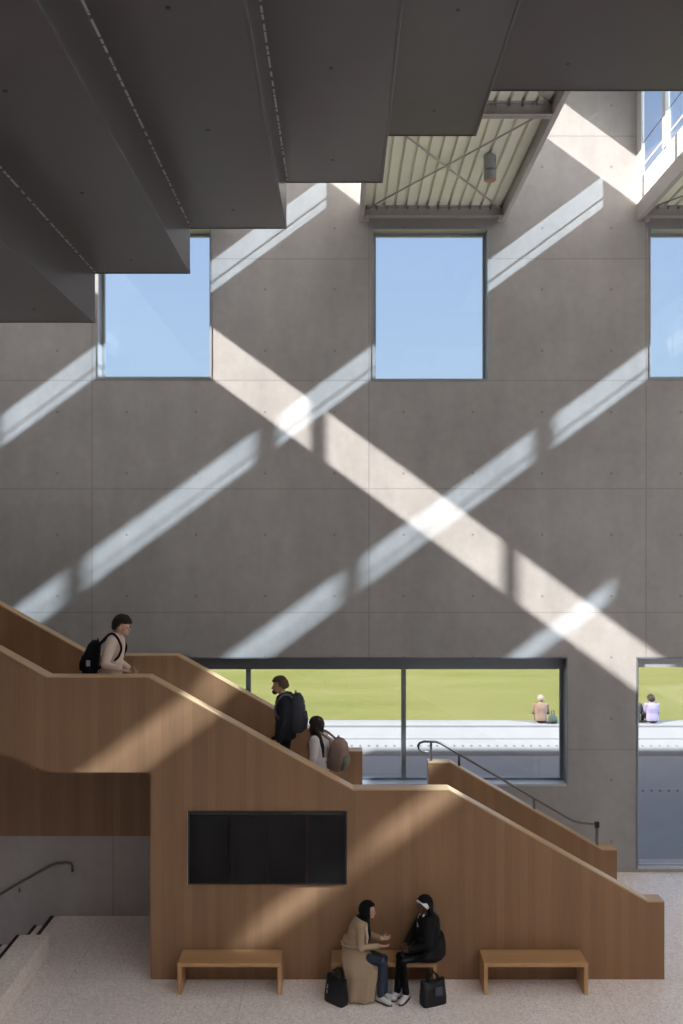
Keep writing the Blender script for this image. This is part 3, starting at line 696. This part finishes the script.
def build(f, J, mats, k=1.0, fd=(1, 0, 0), top_ex=.03, hands=(True, True), vox=.0065, cvox=.011, curl=.35, face_on=True, lip='lip', soles='sole_dark', up=(0, 0, 1), trs=None, wide=1.0, collar=True):
    """J: joints in the figure's own frame; a body in one continuous skin, clothing as parts"""
    W = {n: f.p(*v) for n, v in J.items() if not n.startswith('v_')}; D_ = {n: f.d(*v) for n, v in J.items() if n.startswith('v_')}
    wl = (W['sh_l']-W['sh_r']); fdw = f.d(*fd).normalized(); upw = f.d(*up).normalized()
    bm = bmesh.new()
    torso(bm, W['pel'], W['che'], W['nec'], wl, k)
    limb(bm, [W['nec']-upw*.04, W['nec'].lerp(W['hea'], .5), W['hea']-upw*.05*k], [.056*k, .05*k, .052*k]); head(bm, W['hea'], fdw, upw, k)
    for s in 'lr':
        limb(bm, [W['sh_'+s], W['el_'+s], W['wr_'+s]], [.05*k, .038*k, .026*k])
        limb(bm, [W['hip_'+s], W['kn_'+s], W['an_'+s]], [.078*k, .054*k, .036*k])
        fw = D_['v_ft_'+s]; limb(bm, [W['an_'+s]-V((0, 0, .045*k)), W['an_'+s]+fw.normalized()*.12*k-V((0, 0, .055*k))], [.03*k, .024*k])
        if hands[0 if s == 'l' else 1]: hand(bm, W['wr_'+s], D_['v_hd_'+s], D_['v_hn_'+s], 1 if s == 'r' else -1, curl, k)
        else: bm_ball(bm, W['wr_'+s]+D_['v_hd_'+s].normalized()*.05*k, (.035*k, .035*k, .04*k))
    remesh('body', bm, mats['skin'], f.root, vox, 2)
    if face_on: face(f, W['hea'], fdw, upw, k, lip)
    bm = bmesh.new(); torso(bm, W['pel'], W['che'], W['nec'], wl, k, top_ex, wide)
    for s in 'lr':
        e = W['el_'+s]; c_ = e.lerp(W['wr_'+s], .9)
        bm_ball(bm, W['sh_'+s], ((.064+top_ex*.6)*k,)*3)
        limb(bm, [W['sh_'+s], e, c_], [(.058+top_ex*.6)*k, (.05+top_ex*.5)*k, (.036+top_ex*.3)*k])
    if collar: bm_tube(bm, [W['nec']-upw*.03, W['nec']+upw*.028*k], [.095*k, .068*k], 14)
    if trs: trs(bm, W)
    top = remesh(mats.get('top_name', 'jacket'), bm, mats['top'], f.root, cvox, 3)
    bm = bmesh.new(); sp = (W['che']-W['pel']).normalized()
    ell(bm, W['pel']-sp*.03, fdw, sp, (.175*k, .135*k, .13*k))
    for s in 'lr': limb(bm, [W['hip_'+s], W['kn_'+s], W['an_'+s]-(W['an_'+s]-W['kn_'+s]).normalized()*.02], [.098*k, .07*k, .053*k])
    remesh('trousers', bm, mats['legs'], f.root, cvox, 3)
    for s in 'lr': shoe(f, W['an_'+s], D_['v_ft_'+s], k, mats['shoe'], soles)
    return W, fdw, upw, wl.normalized()
def stand(**kw):
    J = dict(pel=(0,0,1.0), che=(0,0,1.32), nec=(0,0,1.52), hea=(.02,0,1.68), sh_l=(0,.19,1.46), sh_r=(0,-.19,1.46), el_l=(-.02,.25,1.16), el_r=(-.02,-.25,1.16),
        wr_l=(.08,.24,.92), wr_r=(.08,-.24,.92), hip_l=(0,.09,.95), hip_r=(0,-.09,.95), kn_l=(.02,.1,.52), kn_r=(.02,-.1,.52), an_l=(-.02,.1,.085), an_r=(-.02,-.1,.085),
        v_hd_l=(.2,0,-1), v_hd_r=(.2,0,-1), v_hn_l=(0,-1,0), v_hn_r=(0,1,0), v_ft_l=(1,.1,0), v_ft_r=(1,-.1,0)); J.update(kw); return J
def pack(name, label, c, back, size, mat, pocket, strap, W, fdw, wl, tilt=0, mark=None, group=None):
    """backpack: body, pocket, top handle, two shoulder straps; back = direction out of the wearer's back"""
    r = tag(empty(name, c), label, 'backpack', group); bk = V((back.x, back.y, 0)).normalized(); up = V((0, 0, 1)); sd = up.cross(bk)
    rot = Matrix((sd, bk, up)).transposed() @ Matrix.Rotation(tilt, 3, 'X')
    bm = bmesh.new(); w_, d_, h_ = size
    X = lambda a, b_, z: c+rot @ V((a, b_, z))
    secs = [(X(0, 0, -h_/2), .40, .36), (X(0, .01, -h_*.47), .47, .45), (X(0, .012, -h_*.2), .5, .5), (X(0, .005, h_*.15), .48, .46), (X(0, -.01, h_*.38), .40, .36), (X(0, -.02, h_/2), .22, .2)]
    bm_loft(bm, [(q, rot @ V((w_*a, 0, 0)), rot @ V((0, d_*b_, 0))) for q, a, b_ in secs], 20, True, 3.2); obj('pack_body', bm, mat, r, True)
    bm = bmesh.new(); bm_loft(bm, [(X(0, d_*.47, -h_*.40), rot @ V((w_*.34, 0, 0)), rot @ V((0, .05, 0))), (X(0, d_*.5, -h_*.2), rot @ V((w_*.37, 0, 0)), rot @ V((0, .055, 0))), (X(0, d_*.45, h_*.03), rot @ V((w_*.33, 0, 0)), rot @ V((0, .04, 0)))], 16, True, 3); obj('front_pocket', bm, pocket, r, True)
    tubeo('top_handle', [X(-.04, -d_*.2, h_*.47), X(-.03, -d_*.2, h_*.56), X(.03, -d_*.2, h_*.56), X(.04, -d_*.2, h_*.47)], .009, strap, r, 8)
    for s in ('l', 'r'):
        q = 1 if s == 'l' else -1; sh = W['sh_'+s]; a = sh.lerp(W['nec'], .42)+up*.07; lowp = sh.lerp(W['pel'], .55)
        pts = [X(w_*.25*(1 if (wl.dot(sd))*q > 0 else -1), -d_*.3, h_*.36), a-fdw*.08, a+fdw*.03, sh.lerp(W['nec'], .3)+fdw*.135-up*.06, sh.lerp(W['pel'], .32)+fdw*.145+wl*q*.03, lowp+wl*q*.06+fdw*.06, X(w_*.3*(1 if (wl.dot(sd))*q > 0 else -1), -d_*.3, -h_*.34)]
        bm = bmesh.new()
        fine = []
        for i in range(len(pts)-1):
            p0, p1, p2, p3 = pts[max(i-1, 0)], pts[i], pts[i+1], pts[min(i+2, len(pts)-1)]
            for t in (0, .25, .5, .75):
                fine.append(.5*((2*p1)+(p2-p0)*t+(2*p0-5*p1+4*p2-p3)*t*t+(3*p1-p0-3*p2+p3)*t**3))
        fine.append(pts[-1]); bm_tube(bm, fine, .019, 10); obj('shoulder_strap', bm, strap, r, True)
    if mark:
        bm = bmesh.new(); a, b_, z, ww, hh = mark; bm_rbox(bm, (ww, .01, hh), .003, X(a, b_, z), rot); obj('pale_patch', bm, 'emblem', r)
    return r

# 1 - person in beige on the upper landing
f = Fig('person', 'person in beige top with dark hair leaning on the rail of the upper landing', (-3.50, 13.56, 3.30), 0); k = 1.13
J = stand(pel=(-.06,0,1.12), che=(-.03,0,1.46), nec=(.03,0,1.69), hea=(.115,-.02,1.86), sh_l=(.0,.205,1.62), sh_r=(.0,-.205,1.62), el_r=(-.07,-.29,1.30), wr_r=(.17,-.36,1.225), el_l=(-.05,.27,1.30), wr_l=(.16,.24,1.16),
    hip_l=(-.06,.1,1.06), hip_r=(-.06,-.1,1.06), kn_l=(.0,.11,.57), kn_r=(-.01,-.11,.57), an_l=(-.02,.11,.09), an_r=(-.1,-.11,.09), v_hd_r=(1,-.15,-.12), v_hn_r=(0,0,-1), v_hd_l=(1,-.2,-.6), v_hn_l=(0,-1,-.3))
def hood(bm, W):
    bm_loft(bm, [(W['nec']+V((-.03,0,-.05)), V((.1,0,0)), V((0,.12,0))), (W['nec']+V((-.045,0,.02)), V((.115,0,.01)), V((0,.115,0))), (W['nec']+V((-.035,0,.065)), V((.075,0,0)), V((0,.085,0)))], 16)
W, fdw, upw, wl = build(f, J, dict(skin='skin', top='beige_top', legs='navy_denim', shoe='shoe_black', top_name='sweatshirt'), k, (1, -.25, -.18), .028, curl=.12, trs=hood)
hair_cap(f, W['hea'], fdw, upw, k, 'hair_dark', 1.2, .18, -.62)
pack('backpack', 'black backpack worn by the person in beige on the landing', f.p(-.345, -.02, 1.375), V((-1, -.15, 0)), (.33, .25, .52), 'black_cloth', 'black_cloth', 'black_cloth', W, fdw, wl, .12, None)
bm = bmesh.new(); bm_rbox(bm, (.06, .012, .09), .004, f.p(-.36, -.196, 1.30)); obj('pale_patch', bm, 'emblem', bpy.data.objects['backpack'])

# 2 - person in navy climbing
f = Fig('person', 'person in dark jacket with grey backpack climbing the middle flight', (-.97, 14.15, 2.31), 180); k = 1.1
J = stand(pel=(-.06,0,1.08), che=(-.055,0,1.42), nec=(-.03,0,1.66), hea=(.035,0,1.835), sh_l=(-.06,.2,1.585), sh_r=(-.06,-.2,1.585), el_l=(-.05,.265,1.26), wr_l=(.03,.25,.98), el_r=(-.04,-.26,1.27), wr_r=(.0,-.24,.98),
    hip_l=(-.06,.09,1.02), hip_r=(-.06,-.09,1.02), kn_l=(-.02,.1,.55), an_l=(-.06,.1,.09), kn_r=(.26,-.1,.80), an_r=(.24,-.1,.42), v_hd_l=(.8,-.1,-.6), v_hd_r=(.8,.1,-.6))
def hood2(bm, W):
    n = W['nec']; bm_loft(bm, [(n+V((.02,0,-.08)), V((.12,0,0)), V((0,.15,0))), (n+V((.05,0,-.01)), V((.13,0,.01)), V((0,.135,0))), (n+V((.045,0,.06)), V((.09,0,0)), V((0,.10,0)))], 16)
    p_ = W['pel']; bm_loft(bm, [(p_+V((0,0,.12)), V((.165,0,0)), V((0,.205,0))), (p_+V((0,0,-.08)), V((.175,0,0)), V((0,.215,0)))], 18)
W, fdw, upw, wl = build(f, J, dict(skin='skin_warm', top='navy_cloth', legs='black_cloth', shoe='shoe_black'), k, (1, .12, -.05), .035, trs=hood2)
hair_cap(f, W['hea'], fdw, upw, k, 'hair_sand', 1.05, .42, -.45)
bm = bmesh.new(); ell(bm, W['hea']+fdw*.066*k-upw*.092*k, fdw, upw, (.05*k, .045*k, .04*k)); obj('beard', bm, 'hair_sand', f.root, True)
pack('backpack', 'grey backpack on the back of the climbing person in dark jacket', f.p(-.255, .02, 1.40), V((1, -.12, 0)), (.33, .24, .62), 'grey_pack', 'grey_pack', 'strap_grey', W, fdw, wl, -.05, (.02, .10, .16, .05, .07))

# 3 - person with long hair climbing behind
f = Fig('person', 'long haired person in off-white jacket climbing behind the dark jacketed one', (-.36, 14.0, 1.98), 156); k = .97
J = stand(pel=(-.02,0,.91), che=(0,0,1.20), nec=(.02,0,1.40), hea=(.055,0,1.55), sh_l=(0,.165,1.34), sh_r=(0,-.165,1.34), el_l=(.0,.22,1.08), wr_l=(.09,.2,.86), el_r=(.0,-.22,1.08), wr_r=(.12,-.18,.92),
    hip_l=(-.02,.08,.86), hip_r=(-.02,-.08,.86), kn_l=(.02,.09,.47), an_l=(-.03,.09,.085), kn_r=(.2,-.09,.62), an_r=(.2,-.09,.25), v_hd_l=(.3,0,-1))
def hem(bm, W):
    p_ = W['pel']; bm_loft(bm, [(p_+V((0,0,.14)), f.d(.15,0,0), f.d(0,.19,0)), (p_+V((0,0,-.06)), f.d(.175,0,0), f.d(0,.215,0))], 18)
W, fdw, upw, wl = build(f, J, dict(skin='skin', top='white_jacket', legs='black_cloth', shoe='shoe_white'), k, (1, .05, -.1), .032, trs=hem)
def longhair(bm):
    h = W['hea']
    bm_loft(bm, [(h-fdw*.03+upw*.02, wl*.088, fdw*.07), (h-fdw*.045-upw*.10, wl*.095, fdw*.065), (h-fdw*.07-upw*.22, wl*.115, fdw*.05), (h-fdw*.10-upw*.36, wl*.11, fdw*.035), (h-fdw*.11-upw*.47, wl*.06, fdw*.025)], 18)
    a = W['sh_l'].lerp(W['nec'], .55)
    bm_tube(bm, [h+wl*.075+fdw*.045+upw*.03, h+wl*.08+fdw*.05-upw*.06, h+wl*.07+fdw*.04-upw*.15], [.03, .036, .03], 10, True)
    bm_tube(bm, [h+wl*.07-upw*.04, a+upw*.07+fdw*.04, a+fdw*.11-upw*.08, a+fdw*.12-upw*.22], [.045, .045, .04, .022], 10, True)
    bm_tube(bm, [h+wl*.075-upw*.04-fdw*.02, a+wl*.05+upw*.03-fdw*.06, a+wl*.05-upw*.14-fdw*.12, a+wl*.04-upw*.3-fdw*.13], [.05, .042, .036, .02], 10, True)
hair_cap(f, W['hea'], fdw, upw, k, 'hair_long', 1.13, .1, -.85, longhair)
pack('backpack', 'tan backpack on the back of the long haired person', f.p(-.315, -.03, 1.12), f.d(-1, 0, 0), (.32, .30, .49), 'tan_pack', 'olive_pack', 'tan_pack', W, fdw, wl, -.22)

# 4 - seated woman in trench coat
f = Fig('person', 'seated person in long beige coat and black headscarf gesturing on the middle bench', (.17, 12.64, 0), 0); k = .96
J = dict(pel=(-.02,-.02,.585), che=(.07,-.03,.88), nec=(.13,-.03,1.045), hea=(.205,-.04,1.17), sh_l=(.11,.13,1.0), sh_r=(.09,-.19,.99), el_l=(.16,.14,.76), el_r=(.10,-.27,.735), wr_l=(.40,.0,.735), wr_r=(.36,-.20,.725),
    hip_l=(.0,.06,.55), hip_r=(.0,-.11,.55), kn_l=(.42,-.20,.545), kn_r=(.39,-.31,.535), an_l=(.43,-.25,.09), an_r=(.37,-.35,.09), v_hd_l=(1,.05,.12), v_hd_r=(1,-.12,.0), v_hn_l=(0,-.3,1), v_hn_r=(0,.2,1), v_ft_l=(.9,-.45,0), v_ft_r=(.8,-.6,0))
def skirt(bm, W):
    o = f.p
    spec = [(-.01, -.04, .78, .15, .17), (.0, -.05, .68, .165, .185), (.045, -.09, .58, .225, .195), (.095, -.16, .51, .275, .165), (.115, -.245, .44, .275, .11), (.11, -.275, .36, .25, .105), (.10, -.285, .25, .225, .11), (.085, -.295, .14, .225, .12), (.075, -.305, .03, .235, .13)]
    secs = [(o(a, b_, z), V((hx, -.015, 0)), V((0, hy, 0))) for a, b_, z, hx, hy in spec]
    r = bm_loft(bm, secs, 48, True, 2.25)
    for j, ring in enumerate(r):
        amp = .016*max(0, j-3)/5
        for i, v in enumerate(ring): v.co.y += amp*math.sin(i*1.05+.3*j); v.co.x += amp*.6*math.cos(i*1.3)
W, fdw, upw, wl = build(f, J, dict(skin='skin', top='trench', legs='denim', shoe='shoe_white', top_name='coat'), k, (1, -.1, -.06), .03, curl=.2, trs=skirt, collar=False)
bm = bmesh.new(); n = W['nec']                        # scarf: cap, wrap at the neck, tail down the chest
h = W['hea']
vs_ = ell(bm, h-fdw*.012+upw*.006, fdw, upw, (.098*k, .118*k, .122*k), 4); kill = [v for v in vs_ if (v.co-h).dot(fdw) > .045*k and -.11*k < (v.co-h).dot(upw) < .062*k]
bmesh.ops.delete(bm, geom=kill, context='VERTS'); bmesh.ops.solidify(bm, geom=bm.faces[:], thickness=.016)
bm_loft(bm, [(h-fdw*.02-upw*.085, wl*.075, fdw*.085), (n+upw*.03-fdw*.005, wl*.09, fdw*.095), (n-upw*.02-fdw*.0, wl*.115, fdw*.105)], 18)
bm_loft(bm, [(n+fdw*.05-upw*.0-wl*.03, wl*.05, fdw*.05), (f.p(.20,-.10,.96), wl*.055, fdw*.035), (f.p(.215,-.13,.86), wl*.05, fdw*.03), (f.p(.205,-.14,.765), wl*.04, fdw*.022)], 12)
remesh('headscarf', bm, 'black_cloth', f.root, .009, 2)
tubeo('belt', [f.p(-.175,-.06,.735), f.p(-.16,-.19,.725), f.p(-.05,-.245,.72), f.p(.10,-.235,.715), f.p(.17,-.17,.71)], .019, 'trench', f.root, 8)
bm = bmesh.new(); bm_loft(bm, [(f.p(.16,-.185,.98), V((.012,-.03,0)), V((.02,.01,.01))), (f.p(.185,-.215,.86), V((.014,-.035,0)), V((.02,.01,0))), (f.p(.17,-.205,.74), V((.01,-.025,0)), V((.02,.01,0)))], 10); obj('coat_lapel', bm, 'trench_lining', f.root, True)

# 5 - seated woman in black with white headband
f = Fig('person', 'seated person in black jacket and white headband facing the person in beige', (1.27, 12.68, 0), 180); k = .98
J = dict(pel=(0,.0,.59), che=(.03,.01,.91), nec=(.05,.02,1.085), hea=(.085,.04,1.225), sh_l=(.03,.19,1.035), sh_r=(.06,-.15,1.035), el_l=(.05,.285,.76), el_r=(.2,-.14,.78), wr_l=(.32,.255,.665), wr_r=(.35,.08,.69),
    hip_l=(.02,.1,.55), hip_r=(.02,-.06,.55), kn_l=(.42,.30,.545), kn_r=(.44,.20,.56), an_l=(.37,.33,.09), an_r=(.49,.27,.09), v_hd_l=(1,-.55,-.12), v_hd_r=(.8,.75,-.12), v_hn_l=(-.35,-.6,-.5), v_hn_r=(-.3,.3,-.9), v_ft_l=(.55,.85,0), v_ft_r=(.75,.65,0))
def puffer(bm, W):
    o = f.p
    bm_loft(bm, [(o(.0,.02,.80), V((.2,0,0)), V((0,.23,0))), (o(.0,.02,.66), V((.225,0,0)), V((0,.235,0))), (o(.03,.04,.55), V((.25,0,0)), V((0,.23,0))), (o(.07,.09,.485), V((.23,0,0)), V((0,.16,0)))], 22, True, 2.4)
    for z, r in ((1.0, .19), (.90, .195), (.80, .2)):
        bm_loft(bm, [(o(.03,.015,z+.05), V((r*.8,0,0)), V((0,r*.95,0))), (o(.03,.015,z), V((r*.9,0,0)), V((0,r*1.12,0))), (o(.03,.015,z-.05), V((r*.8,0,0)), V((0,r*.95,0)))], 20)
W, fdw, upw, wl = build(f, J, dict(skin='skin_dark', top='black_puffer', legs='black_cloth', shoe='shoe_white'), k, (.86, .5, -.05), .05, curl=.5, lip='lip_dark', trs=puffer)
def back_hair(bm):
    h = W['hea']; sdv = upw.cross(fdw).normalized()
    bm_loft(bm, [(h-fdw*.04+upw*.03, sdv*.088, fdw*.07), (h-fdw*.07-upw*.1, sdv*.10, fdw*.06), (h-fdw*.13-upw*.20, sdv*.125, fdw*.05), (h-fdw*.19-upw*.30, sdv*.12, fdw*.04), (h-fdw*.21-upw*.36, sdv*.07, fdw*.025)], 18)
hair_cap(f, W['hea'], fdw, upw, k, 'hair_black', 1.12, .52, -.6, back_hair)
bm = bmesh.new(); sdv = upw.cross(fdw).normalized(); pts = []
for i in range(17):
    a = math.pi*i/16; pts.append(W['hea']+sdv*math.cos(a)*.108*k+(upw*.74+fdw*.67).normalized()*math.sin(a)*.137*k-upw*.008)
bb = []
nrm = (fdw*.78-upw*.62).normalized()
secs = [(p_, nrm*.03, (p_-W['hea']).normalized()*.006) for p_ in pts]; bm_loft(bm, secs, 10); obj('headband', bm, 'band', f.root, True)
n = W['nec']
for q in (1, -1):
    bm = bmesh.new(); b0 = f.p(.15,.06,1.0)
    bm_loft(bm, [(n+fdw*.075+sdv*.045*q+upw*.03, sdv*.02, fdw*.012), (n+fdw*.115+sdv*.03*q-upw*.03, sdv*.022, fdw*.016), (n+fdw*.15+sdv*.008*q-upw*.14, sdv*.012, fdw*.018)], 10); obj('shirt_collar', bm, 'white_jacket', f.root, True)

# 6-8 - people sitting on the ledge outside
def sit(): return dict(pel=(0,0,.13), che=(.05,0,.43), nec=(.08,0,.60), hea=(.11,0,.73), sh_l=(.06,.18,.55), sh_r=(.06,-.18,.55), el_l=(.12,.24,.30), el_r=(.12,-.24,.30), wr_l=(.32,.14,.26), wr_r=(.32,-.14,.26),
    hip_l=(0,.09,.1), hip_r=(0,-.09,.1), kn_l=(.40,.11,.18), kn_r=(.40,-.11,.18), an_l=(.52,.11,-.10), an_r=(.52,-.11,-.10), v_hd_l=(1,-.3,0), v_hd_r=(1,.3,0), v_hn_l=(0,0,-1), v_hn_r=(0,0,-1), v_ft_l=(1,0,0), v_ft_r=(1,0,0))
def outdoor(label, px, yaw, mats, hair, Y=28.15, kk=1.0, hk=1.12, low=-.62):
    x = (px-CX)*Y/F; f = Fig('person', label, (x, Y, .72), yaw)
    W, fdw, upw, wl = build(f, sit(), mats, kk, (1, 0, -.1), .035, (False, False), .012, .016)
    hair_cap(f, W['hea'], fdw, upw, kk, hair, hk, .3, low, None, 'hair', .013); return f, W
outdoor('person in pale brown jacket seated on the ledge beside a dark bag outside', 541, 84, dict(skin='skin', top='outer_beige', legs='outer_dark', shoe='shoe_black'), 'hair_fair')
outdoor('person in pale lilac shirt seated on the ledge outside the right window', 652.5, 98, dict(skin='skin_warm', top='lilac', legs='outer_dark', shoe='shoe_white', top_name='shirt'), 'hair_dark', 28.15, 1.02, 1.2)
outdoor('person in dark clothes on the ledge half hidden by the window frame', 635.0, 90, dict(skin='skin', top='outer_dark', legs='outer_dark', shoe='shoe_black'), 'hair_dark', 28.15, .92)
c0 = P(553, 716, 28.1); c0.z = .72
r = tag(empty('bag', c0), 'small dark green bag on the ledge outside beside the seated person', 'bag')
bm = bmesh.new(); bm_loft(bm, [(c0, (.13,0,0), (0,.08,0)), (c0+V((0,0,.08)), (.15,0,0), (0,.09,0)), (c0+V((-.01,0,.2)), (.12,0,0), (0,.075,0)), (c0+V((-.03,0,.28)), (.05,0,0), (0,.03,0))], 16, True, 3); obj('bag_body', bm, 'green_bag', r, True)
tubeo('strap', [c0+V((-.06,0,.24)), c0+V((-.05,0,.38)), c0+V((.02,0,.40)), c0+V((.05,0,.22))], .014, 'outer_dark', r, 8)

# ------------------------------------------------------------------ tote bags on the floor
def tote(label, c, yaw, w_, d_, h_, lean, sag, print_=None):
    c = V(c); r = tag(empty('tote_bag', c), label, 'bag', 'tote bags on the floor'); R_ = Matrix.Rotation(math.radians(yaw), 3, 'Z'); X = lambda a, b_, z: c+R_ @ V((a, b_+lean*z, z))
    bm = bmesh.new(); S = [(0, 1.0, 1.0), (.02, 1.03, 1.06), (h_*.3, 1.04, 1.05), (h_*.65, 1.0, .8), (h_*.92, .99, .5), (h_, .98, .42)]
    rr = bm_loft(bm, [(X(0, 0, z), R_ @ V((w_/2*a, 0, 0)), R_ @ V((0, d_/2*b_, 0))) for z, a, b_ in S], 28, True, 5)
    for v in rr[-1]: v.co.z -= sag*max(0, 1-abs((R_.inverted() @ (v.co-c)).x)/(w_*.5))
    obj('bag_body', bm, 'leather', r, True)
    for s in (-1, 1):
        pts = []
        for i in range(11):
            a = math.pi*i/10; pts.append(X(math.cos(a)*w_*.22, s*d_*.2+.0, h_*.93+math.sin(a)*h_*.36))
        tubeo('handle', pts, .010, 'leather', r, 8)
    if print_:
        for a, z, ww, hh in print_[0]:
            bm = bmesh.new(); bm_rbox(bm, (ww, .008, hh), .002, X(a, -d_*.5-.008, z), R_); obj('print', bm, print_[1], r)
    return r
tote('black tote bag on the floor beside the long beige coat', (-.085, 12.30, 0), -42, .34, .15, .36, .05, .02, ([(-.10, .15, .022, .05), (-.095, .23, .02, .045), (-.10, .20, .03, .012)], 'emblem'))
tote('black tote bag on the floor in front of the person in black', (1.27, 12.27, 0), 22, .36, .17, .34, .04, .05, ([(.05, .2, .11, .12)], 'blue_print'))
